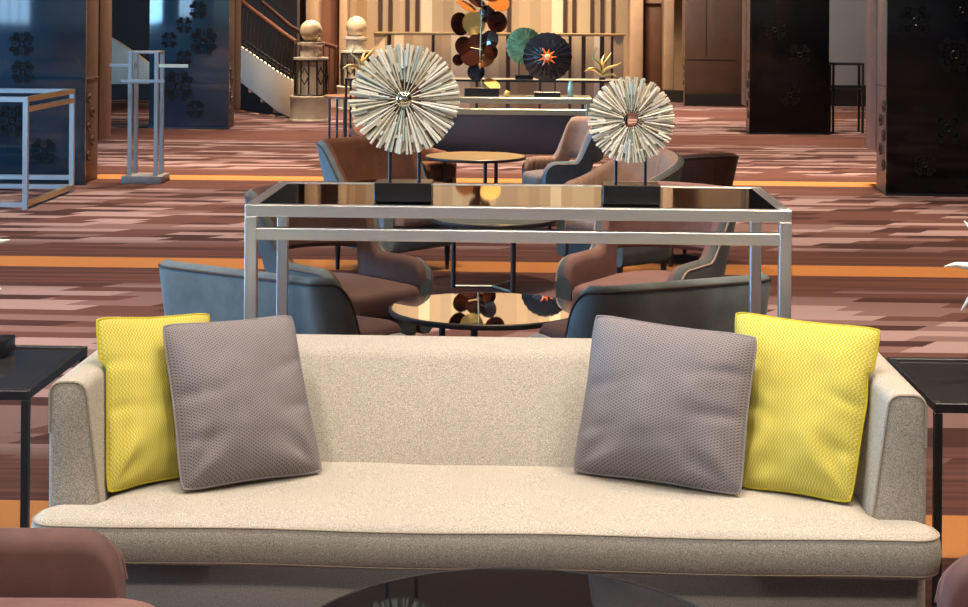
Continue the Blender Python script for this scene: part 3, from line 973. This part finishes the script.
def round_glass(label, px, py, prad, Y, base_px, base_z, mats, n_spikes, group):
    c = at(px, py, Y)
    r = prad * Y / F
    root = thing('glass_disc_sculpture', label, 'sculpture', (c.x, Y, base_z), 0, group)
    bw = base_px * Y / F
    MB().box((0, 0, 0.02), (bw, 0.1, 0.04)).build('base', M['black_wood'], root, 0.002, 1)
    zc = c.z - base_z
    for s in (-1, 1):
        MB().tube([(s * bw * .3, 0, 0.03), (s * bw * .3, 0, zc - r * 0.8)], 0.006, 8).build('rod', M['black_steel'], root)
    T = Matrix.Translation((0, 0, zc)) @ Matrix.Rotation(PI / 2, 4, 'X')
    # fluted dish
    k = 72; vs, fs = [], []
    prof = [(0.0, -0.02), (0.25, -0.018), (0.6, 0.0), (0.97, 0.022), (1.0, 0.024), (0.97, 0.034), (0.5, 0.012), (0.0, 0.0)]
    for q, (rad, y) in enumerate(prof):
        for j in range(k):
            a = 2 * PI * j / k
            rr = max(rad, 0.002) * r * (1 + 0.02 * math.cos(a * 24) * rad)
            vs.append((rr * math.cos(a), y + 0.006 * math.cos(a * 24) * rad, zc + rr * math.sin(a)))
    for q in range(len(prof) - 1):
        for j in range(k):
            fs.append((q * k + j, q * k + (j + 1) % k, (q + 1) * k + (j + 1) % k, (q + 1) * k + j))
    MB().add(vs, fs).build('glass_disc', mats[0], root, sharp=60)
    if len(mats) > 1:
        def star_mesh(r0, r1, y):
            m = 2 * n_spikes; pts = []
            rng = random.Random(n_spikes)
            for j in range(m):
                a = 2 * PI * j / m
                rad = r1 * rng.uniform(.8, 1.1) if j % 2 == 0 else r0
                pts.append((rad * math.cos(a), rad * math.sin(a)))
            return MB().loft([[Vector((x, y, zc + z)) for x, z in pts], [Vector((x * .5, y - 0.012, zc + z * .5)) for x, z in pts]])
        star_mesh(r * .22, r * .42, -0.014).build('star_center', mats[1], root)
        MB().ball((0, -0.022, zc), r * .13, 16).build('star_core', mats[2], root)
    return root


GG = 'black glass discs with orange star centres'
round_glass('black glass disc with an orange star centre on a black base between the stick discs', 547.5, 57, 24.5, YC + 0.2, 26, zt, [M['ink_glass'], M['orange_glass'], M['pale_orange']], 9, None)
round_glass('smaller black glass disc with orange centre hidden behind the larger stick disc', 414.7, 68, 19, YC + 0.2, 24, zt, [M['ink_glass'], M['orange_glass'], M['pale_orange']], 9, None)
round_glass('green fluted glass dish standing behind the black glass disc', 524.5, 46, 18.5, YD + 0.15, 18, zt2, [M['green_glass']], 0, None)


def amber():
    c = at(475, 90, YC + .2)
    root = thing('amber_disc_sculpture', 'tall sculpture of stacked amber glass discs on a black base', 'sculpture', (at(482, 90, YC + .2).x, YC + 0.2, zt))
    MB().box((0, 0, 0.034), (35 * YC / F, 0.16, 0.068)).build('base', M['black_wood'], root, 0.002, 1)
    MB().tube([(0, 0, 0.06), (-0.02, 0, 0.25), (0.0, 0, 0.9)], 0.006, 8).build('stem', M['brass'], root)
    discs = [(460, 24, 9, 12, 'dark_amber', .9), (474, 23, 12, 12, 'yellow_disc', 0.25), (466, 6, 11, 5, 'amber', 1.2), (477, 2, 9, 5, 'dark_amber', .9), (498, 2, 12, 9, 'amber', .5), (497, 22, 11, 11, 'dark_amber', .5), (487, 14, 9, 9, 'dark_amber', -.4),
             (464, 46, 9, 10, 'dark_amber', .6), (478, 44, 11, 11, 'dark_amber', .1), (490, 40, 9, 10, 'dark_amber', -.6), (470, 57, 10, 9, 'dark_amber', .4), (484, 58, 11, 9, 'amber', -.2), (491, 52, 7, 8, 'dark_amber', .7),
             (476, 72, 9, 9, 'ink_glass', .2), (492, 84, 9, 5, 'yellow_disc', .9), (458, 60, 6, 6, 'dark_amber', .5), (479, -14, 12, 12, 'dark_amber', .3), (466, -16, 10, 10, 'amber', -.5), (492, -20, 11, 10, 'yellow_disc', .4), (481, -36, 11, 11, 'dark_amber', .2)]
    for k, (px, py, rx, ry, m_, yaw) in enumerate(discs):
        q = at(px, py, YC + 0.2 + 0.03 * math.sin(k * 2.4)) - Vector((root.location.x, root.location.y, root.location.z))
        rad = max(rx, ry) * YC / F
        d = MB().lathe([(0.0, -0.006), (rad * .7, -0.005), (rad, -0.001), (rad, 0.003), (rad * .7, 0.007), (0.0, 0.010)], 28)
        tilt = math.acos(min(1, ry / max(rx, ry))) if ry < rx else 0.15
        d.xf(Matrix.Translation(q) @ Matrix.Rotation(yaw * .8, 4, 'Z') @ Matrix.Rotation(PI / 2 - tilt * .9, 4, 'X')).build('glass_disc', M[m_], root)
        MB().tube([(0, 0, q.z - 0.03), q + Vector((0, 0.015, 0))], 0.003, 6).build('wire', M['brass'], root)


amber()


def antler(label, px, py, Y, zb, sc, flip, group):
    c = at(px, py, Y)
    root = thing('gilded_antler', label, 'ornament', (c.x, Y, zb), 0, group)
    MB().lathe([(0.03 * sc, 0), (0.025 * sc, 0.012), (0.008, 0.02)], 20).build('base', M['black_wood'], root)
    h = 0.22 * sc
    arms = [((0, .05), (-.02, .14), (-.09, .2), (-.05, .30)), ((0, .05), (.02, .15), (.06, .2), (.09, .25)), ((0, .06), (.06, .11), (.12, .13), (.17, .16)), ((0, .05), (-.07, .10), (-.12, .10), (-.17, .07)), ((0, .05), (.0, .16), (.0, .18), (.03, .24)), ((0, .03), (.05, .05), (.10, .05), (.13, .03))]
    mb = MB()
    mb.tube([(0, 0, 0.01), (0, 0, 0.06 * sc)], [0.012, 0.018 * sc], 10)
    for k, a in enumerate(arms):
        mb.tube([(flip * x * sc, 0.03 * math.sin(k * 2) * i, z * sc) for i, (x, z) in enumerate(a)], [0.02 * sc, 0.016 * sc, 0.011 * sc, 0.002], 8)
    mb.build('antler', M['gold'], root, sharp=70)
    return root


antler('gilded antler ornament showing above the smaller stick disc', 602, 84, YD + .2, zt2, 1.0, 1, 'gilded antlers on the far console')
antler('gilded antler ornament peeping out beside the larger stick disc near the stair', 362, 84, YD + .2, zt2, 1.1, 1, 'gilded antlers on the far console')
q = at(570.5, 96, YC + .2)
tag(MB().lathe([(0.018, 0), (0.026, 0.02), (0.024, 0.08), (0.016, 0.12), (0.018, 0.13), (0.012, 0.13), (0.011, 0.05), (0, 0.045)], 24).build('glass_vase', M['teal_glass']), 'small teal glass vase at the end of the far console', 'vase').location = (q.x, YC + .2, zt)
q = at(507, 97, YC + .12)
rk = MB().ball((0, 0, 0.025), 0.028, 14)
rk.v = [tuple(Vector(p) * (1 + 0.25 * noise.noise(Vector(p) * 40))) for p in rk.v]
rk.v = [(x, y, max(0.0, z)) for x, y, z in rk.v]
tag(rk.build('gilded_pebble', M['gold'], sharp=70), 'small gilded pebble between the amber discs and the black glass disc', 'ornament').location = (q.x, YC + .12, zt)

# ------------------------------------------------------------------ reception desk
x0, x1 = at(374, 50, 24).x, at(624, 50, 24).x
dk = thing('reception_desk', 'tall reception desk with striped mirror front before the far wall', 'desk', ((x0 + x1) / 2, 24, 0))
zd = at(500, 35, 24).z
MB().box((0, 0.4, zd / 2), (x1 - x0, 0.8, zd)).build('front', M['desk_stripe'], dk, 0.01)
MB().box((0, 0.42, zd + 0.012), (x1 - x0 + 0.04, 0.9, 0.024)).build('counter_top', M['brass'], dk, 0.004)


for px, wd in ((389, 4), (433, 3), (477, 3), (508, 4), (540, 2.5), (570, 3), (583.5, 4), (602, 4.5), (612, 2.5)):
    q0 = at(px - wd / 2, 60, 23.99).x; q1 = at(px + wd / 2, 60, 23.99).x
    MB().box(((q0 + q1) / 2 - dk.location.x, -0.004, zd / 2), (q1 - q0, 0.012, zd - 0.02)).build('slat', M['slit'], dk)  # dark strips painted on as mirrored wall slits
# ------------------------------------------------------------------ glass screens on bronze piers
def medallion(root, mat, x, z, y, r, yaw=0.0):
    mb = MB()
    def petal(cx_, cz_, rr, n=14):
        pts = [Vector((x + cx_ + rr * math.cos(2 * PI * k / n), 0, z + cz_ + rr * math.sin(2 * PI * k / n))) for k in range(n)]
        mb.loft([[Vector((q.x, y, q.z)) for q in pts], [Vector((q.x, y - 0.006, q.z)) for q in pts]])
    for k in range(4):
        a = PI / 4 + k * PI / 2
        for da in (-.27, .27):
            petal(r * .76 * math.cos(a + da), r * .76 * math.sin(a + da), r * .22)
        petal(r * .50 * math.cos(a), r * .50 * math.sin(a), r * .17)
        petal(r * .30 * math.cos(a), r * .30 * math.sin(a), r * .09)
        b = k * PI / 2
        petal(r * .66 * math.cos(b), r * .66 * math.sin(b), r * .09)
        petal(r * .45 * math.cos(b), r * .45 * math.sin(b), r * .07)
    ring = [Vector((x + r * .19 * math.cos(2 * PI * k / 16), y - .003, z + r * .19 * math.sin(2 * PI * k / 16))) for k in range(16)]
    mb.tube(ring, r * .05, 6, closed=True)
    return mb.build('medallion', mat, root)


def screen(label, px_in, Y, side, width, glass, motif, meds, depth=1.05, pier=M['bronze'], lift=0.33, motif_side=True, frame=M['bronze_dark']):
    """side -1: stands on the left of the aisle, +1: on the right; px_in is the aisle edge of the glass"""
    xi = at(px_in, 60, Y).x
    root = thing('glass_screen', label, 'partition', (xi, Y, 0))
    h = 3.2
    s = side
    MB().box((s * width / 2, 0.03, h / 2 + 0.02), (width, 0.04, h)).build('glass_panel', glass, root, 0.003)
    MB().box((s * width / 2, 0.03, 0.01), (width + 0.02, 0.07, 0.02)).build('floor_rail', M['black_steel'], root)
    # pier behind the glass: a floor-standing leaf and a second leaf hung clear of the floor
    MB().box((s * (width / 2 + 0.015), 0.05 + 0.26, h / 2), (width - 0.03, 0.5, h)).build('pier', pier, root, 0.01)
    MB().box((s * (width / 2 + 0.015), 0.60 + (depth - 0.60) / 2, lift + (h - lift) / 2), (width - 0.03, depth - 0.62, h - lift)).build('hung_leaf', pier, root, 0.01)
    MB().box((s * 0.02 + s * .012, 0.31, 0.95), (0.03, 0.46, 0.012)).build('groove_strip', frame, root)
    if motif_side:
        for k in range(5):
            mb = MB()
            zz = 0.25 + 0.13 * k; yy = 0.2 + 0.12 * (k % 2)
            for j in range(5):
                an = 2 * PI * j / 5
                mb.box((s * 0.012, yy + 0.035 * math.cos(an), zz + 0.035 * math.sin(an)), (0.012, 0.03, 0.03), Matrix.Rotation(an, 3, 'X'))
            mb.tube([(s * 0.012, yy + 0.036 * math.cos(2 * PI * q / 12), zz + 0.036 * math.sin(2 * PI * q / 12)) for q in range(12)], 0.008, 5, closed=True)
            mb.build('lattice_motif', frame, root)
    for (px, py, pr) in meds:
        q = at(px, py, Y)
        medallion(root, motif, q.x - xi, q.z, 0.01, pr * Y / F)
    return root


GS = 'dark glass screens along the hall'
screen('blue-black glass screen with flower medallions behind the bare steel frame table', 85, 14.25, -1, 1.5, M['blue_glass'], M['matt_black'],
       [(21, 44, 14), (22, 72, 13), (11, 121, 18), (43, 151, 14), (-6, 20, 14)], pier=M['bronze_dark'], lift=0.35, group=GS) if False else screen('blue-black glass screen with flower medallions behind the bare steel frame table', 85, 14.25, -1, 1.5, M['blue_glass'], M['matt_black'], [(21, 44, 14), (22, 72, 13), (11, 121, 18), (43, 151, 14)], pier=M['bronze_dark'], lift=0.35)
screen('blue-black glass screen with flower medallions behind the bronze post stand', 229, 21.0, -1, 1.06, M['blue_glass'], M['matt_black'], [(169, 40, 9), (184, 25, 9), (198, 10, 10), (204, 41, 15), (184, 58, 9), (178, 86, 17), (195, 109, 10)], pier=M['bronze_dark'], lift=0.2)
screen('large black glass screen with faint etched flowers and bronze lattice edge', 887.5, 14.1, 1, 1.3, M['screen_glass'], M['smoke_motif'], [(915, 22, 18), (955, 55, 20), (948, 128, 18), (925, 165, 13), (962, 10, 14)])
screen('black glass screen standing between the bronze piers and the black stool table', 750, 21.0, 1, 1.03, M['screen_glass'], M['smoke_motif'], [(775, 30, 12), (800, 55, 12), (790, 95, 12)])
brown = screen('brown panelled screen with black foot at the far end of the hall', 685, 27.3, 1, 1.1, M['brown_wall'], M['smoke_motif'], [], depth=0.9, motif_side=True)
p0 = at(685, 98, 27.2); p1 = at(735, 98, 27.2)
ft = MB().box(((p0.x + p1.x) / 2 + .05, 27.24, 0.10), (p1.x - p0.x + .1, 0.05, 0.2)).build('baseboard_screen', M['dark_void'])
struct(ft)
for nm_, bx in (('groove_strip', ((p0.x + p1.x) / 2 + .03, 27.31, at(700, 60, 27.3).z, p1.x - p0.x - .02, 0.02)), ('groove_strip', (at(706, 50, 27.3).x, 27.31, 1.9, 0.012, 2.1))):
    gx = MB().box((bx[0] - brown.location.x, bx[1] - brown.location.y, bx[2]), (bx[3], 0.012, bx[4])).build(nm_, M['slit'], brown)


# ------------------------------------------------------------------ steel frame table, bronze stand, black stool table
a = atz(27, 210, 0); b_ = atz(65.5, 191, 0)
zf = at(20, 97, a.y).z
bar_console('frame_table', 'bare steel frame table with brass side rails before the blue-black screen', a.x - 1.25, a.x, a.y, b_.y, zf, 0.04, M['blue_steel'], None, [(zf - 0.10, 's'), (0.04, 'fbs'), (0.12, 'b')], cat='table', sides=M['brass'])


def stand():
    c = atz(141, 184, 0)
    root = thing('post_stand', 'four-post metal stand with short side arms on a grey stone slab', 'stand', (c.x, c.y + 0.17, 0))
    MB().box((0, 0, 0.035), (0.37, 0.34, 0.07)).build('base_slab', M['grey_stone'], root, 0.006)
    for sx in (-1, 1):
        for sy in (-1, 1):
            MB().box((sx * 0.12, sy * 0.11, 0.07 + 0.565), (0.036, 0.036, 1.13)).build('post', M['grey_steel'], root, 0.002, 1)
    fr = MB()
    for sy in (-1, 1): fr.box((0, sy * 0.11, 1.19), (0.203, 0.03, 0.02))
    for sx in (-1, 1): fr.box((sx * 0.12, 0, 1.19), (0.03, 0.18, 0.02))
    fr.build('top_frame', M['grey_steel'], root, 0.002, 1)
    MB().box((0, -0.138, 0.93), (0.40, 0.02, 0.03)).build('cross_bar', M['grey_steel'], root, 0.002, 1)
    for s, l in ((-1, 0.17), (1, 0.27)):
        MB().box((s * (0.139 + l / 2), -0.11, 1.07), (l, 0.018, 0.03)).build('side_arm', M['grey_steel'] if s < 0 else M['champagne'], root, 0.002, 1)


stand()
a = atz(832, 133, 0)
zs = at(845, 63, a.y).z
bar_console('stool_table', 'tall slim black frame table beside the black glass screen', a.x, a.x + 0.42, a.y, a.y + 0.28, zs, 0.03, M['black_steel'], M['black_wood'], [(at(845, 90, a.y).z, 'fbs')], cat='table')

# small table near the stair
a = at(349, 97, 19.4)
st = thing('bistro_table', 'small wooden round table on thin black legs near the stair newel', 'table', (a.x, 19.4, 0))
MB().lathe([(0.27, 0.515), (0.30, 0.52), (0.30, 0.545), (0.29, 0.55)], 40).build('table_top', M['table_wood'], st)
for k in range(4):
    an = R(200 + 90 * k) if k != 1 else R(240)
    MB().tube([(0.24 * math.cos(an), 0.24 * math.sin(an), 0), (0.24 * math.cos(an), 0.24 * math.sin(an), 0.516)], 0.014, 8).build('leg', M['black_steel'], st)


# ------------------------------------------------------------------ staircase and newels
def newel(label, px, Y, sc, group):
    x = at(px, 60, Y).x
    root = thing('newel_post', label, 'newel post', (x, Y, 0), 0, group)
    MB().lathe([(0.315 * sc, 0), (0.315 * sc, 0.02), (0.30 * sc, 0.03), (0.30 * sc, 0.32 * sc), (0.31 * sc, 0.335 * sc), (0.31 * sc, 0.36 * sc), (0.29 * sc, 0.37 * sc)], 40).build('plinth', M['marble'], root)
    MB().lathe([(0.19 * sc, 0.37 * sc), (0.19 * sc, 0.90 * sc)], 32).build('shaft', M['marble'], root)
    cage = MB()
    for k in range(12):
        a = 2 * PI * k / 12
        x_, y_ = 0.235 * sc * math.cos(a), 0.235 * sc * math.sin(a)
        cage.tube([(x_, y_, 0.37 * sc), (x_, y_, 0.90 * sc)], 0.013 * sc, 6)
        if k % 2 == 0:
            a2 = a + 2 * PI / 24
            ctr = Vector((0.24 * sc * math.cos(a2), 0.24 * sc * math.sin(a2), 0.66 * sc)); t = Vector((-math.sin(a2), math.cos(a2), 0))
            cage.tube([ctr + Vector((0, 0, .12 * sc)), ctr + t * .07 * sc, ctr - Vector((0, 0, .12 * sc)), ctr - t * .07 * sc], 0.013 * sc, 6, closed=True)
    for zz in (0.38, 0.89):
        cage.tube([(0.235 * sc * math.cos(2 * PI * k / 32), 0.235 * sc * math.sin(2 * PI * k / 32), zz * sc) for k in range(32)], 0.014 * sc, 6, closed=True)
    cage.build('iron_cage', M['iron'], root)
    MB().lathe([(0.26 * sc, 0.90 * sc), (0.26 * sc, 0.93 * sc), (0.155 * sc, 0.94 * sc), (0.165 * sc, 1.10 * sc), (0.20 * sc, 1.12 * sc), (0.20 * sc, 1.15 * sc), (0.09 * sc, 1.16 * sc), (0.08 * sc, 1.19 * sc)], 36).build('cap', M['marble'], root)
    MB().ball((0, 0, 1.32 * sc), 0.165 * sc, 32).build('ball', M['alabaster'], root)
    return root


newel('cream newel post with marble ball and iron cage at the foot of the curved stair', 311, 22.8, 0.97, None)
newel('farther newel post with marble ball, mostly hidden by the larger stick disc', 356, 25.6, 1.0, None)


def stair():
    q0 = at(292, 120, 23.2)
    root = thing('staircase', 'curved staircase with cream stringer, dark iron balusters and wooden handrail', 'staircase', (q0.x, 23.2, 0))
    def P(px, py, Y): return at(px, py, Y) - Vector((q0.x, 23.2, 0))
    top = [P(292, 80, 23.2), P(278, 72, 23.5), P(262, 61, 23.9), P(248, 51, 24.4), P(232, 41, 25.0), P(205, 25, 25.6)]
    bot = [P(292, 121, 23.2), P(278, 112, 23.5), P(262, 99, 23.9), P(248, 88, 24.4), P(232, 76, 25.0), P(205, 58, 25.6)]
    mb = MB()
    rings = []
    for a, b in zip(top, bot):
        a = a.copy(); b = b.copy(); b.z = max(b.z, 0.0)
        o = Vector((0.02, 0.05, 0))
        rings.append([a, b, b + o, a + o])
    mb.loft(rings).build('stringer', M['cream_wall'], root, 0.004)
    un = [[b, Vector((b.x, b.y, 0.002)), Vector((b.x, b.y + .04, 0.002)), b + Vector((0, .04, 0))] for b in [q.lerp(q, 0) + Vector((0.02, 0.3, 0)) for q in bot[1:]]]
    MB().loft(un).build('under_stair_panel', M['dark_void'], root)  # added dark sheet that paints the shade below the stringer
    # second flight seen beyond the first pier
    t2 = [P(100, 32, 25.5), P(118, 42, 25.3), P(140, 57, 25.0), P(152, 66, 24.8)]
    b2 = [P(100, 84, 25.5), P(118, 84, 25.3), P(140, 84, 25.0), P(152, 84, 24.8)]
    MB().loft([[a, b, b + Vector((0, .15, 0)), a + Vector((0, .15, 0))] for a, b in zip(t2, b2)]).build('stringer', M['cream_wall'], root, 0.004)
    # treads behind the stringer
    for k in range(7):
        f = k / 6
        i = min(4, int(f * 5)); g_ = f * 5 - i
        c = bot[i].lerp(bot[i + 1], g_)
        MB().box((c.x + 0.05, c.y + 0.62, max(c.z, 0) + 0.03), (0.36, 0.9, 0.06)).build('tread', M['table_wood'], root, 0.008)
    rail = [P(296, 42, 23.1), P(283, 33, 23.4), P(266, 20, 23.8), P(250, 8, 24.3), P(236, -4, 24.9), P(205, -28, 25.6)]
    MB().tube(rail, 0.035, 10).build('handrail', M['rail_wood'], root)
    rail2 = [P(262, 2, 27.0), P(290, 26, 26.6), P(318, 42, 26.2), P(338, 48, 25.95)]
    MB().tube(rail2, 0.035, 10).build('handrail', M['rail_wood'], root)
    for k in range(18):
        f = (k + .5) / 18 * 4.6
        i = min(4, int(f)); g_ = f - i
        a = top[i].lerp(top[i + 1], g_); b = rail[i].lerp(rail[i + 1], g_)
        MB().tube([a, (a + b) / 2, b], 0.013, 6).build('baluster', M['iron'], root)
    low = MB()
    low.tube([t + Vector((0, 0, 0.06)) for t in top], 0.012, 6)
    low.tube([t.lerp(r_, .2) for t, r_ in zip(top, rail)], 0.010, 6)
    low.build('iron_border', M['iron'], root)
    for k in range(7):
        f = (k + .5) / 7 * 2
        i = 1 + min(1, int(f)); g_ = f - int(f) if f < 2 else 1
        b = rail2[i].lerp(rail2[i + 1], g_)
        a = Vector((b.x, b.y, max(0.25, b.z - 0.85)))
        MB().tube([a, b], 0.012, 6).build('baluster', M['iron'], root)


stair()

# ------------------------------------------------------------------ lighting
def area(name, loc, size, power, color, shape='DISK', target=None, spread=PI, sy=None):
    l = bpy.data.lights.new(name, 'AREA')
    l.shape = shape; l.size = size
    if sy: l.size_y = sy
    l.energy = power; l.color = color; l.spread = spread
    o = bpy.data.objects.new(name, l); COL.objects.link(o)
    o.location = loc
    d = (Vector(target) - Vector(loc)) if target else Vector((0, 0, -1))
    o.rotation_euler = d.to_track_quat('-Z', 'Y').to_euler()
    return o


WARM = (1.0, 0.76, 0.54)
for y, pw in ((8.0, 95), (12.2, 110), (15.9, 195), (20.0, 140), (24.0, 190), (27.6, 170)):
    for x in (-3.0, 0.2, 3.2):
        area('downlight', (x, y, ZC - 0.05), 0.5, pw, WARM, spread=R(76))
for x in (-2.0, 0.0, 2.0):
    area('downlight', (x, 3.5, ZC - 0.05), 0.7, 62, (1.0, 0.92, 0.82), spread=R(130))
    area('downlight', (x, 0.2, ZC - 0.05), 0.7, 75, (1.0, 0.90, 0.78), spread=R(150))  # unseen lamps added to brighten the front of the seat cushion
area('downlight', (1.5, 4.7, ZC - 0.05), 0.5, 45, WARM, spread=R(100))  # unseen lamp added to lift the dark chair behind the console
for x in (-4.2, 4.2):
    area('downlight', (x, 5.0, ZC - 0.05), 0.5, 85, WARM, spread=R(120))
for x in (-1.6, 1.2):
    area('wall_washer', (x, 25.6, ZC - 0.1), 0.5, 270, (1.0, 0.83, 0.62), target=(x, 29.4, 2.6))  # unseen lamps, placed to light up the top of the far wall

area('downlight', (-4.2, 21.6, ZC - 0.05), 0.5, 140, WARM, spread=R(110))  # unseen lamp added to brighten the stair stringer
for x in (-4.0, 0.0, 4.0):
    area('downlight', (x, -5.0, ZC - 0.05), 0.6, 170, (1.0, 0.88, 0.74), target=(x, -7.5, 1.0))  # added behind the camera to light the wall that the steel reflects
w = bpy.data.worlds.new('world'); scn.world = w
w.use_nodes = True
w.node_tree.nodes['Background'].inputs[0].default_value = (0.5, 0.45, 0.4, 1)
w.node_tree.nodes['Background'].inputs[1].default_value = 0.09

vs = scn.view_settings
vs.view_transform = 'Standard'; vs.look = 'None'; vs.gamma = 1.0; vs.use_curve_mapping = False
vs.exposure = -0.2
scn.cycles.use_denoising = True
scn.cycles.max_bounces = 8
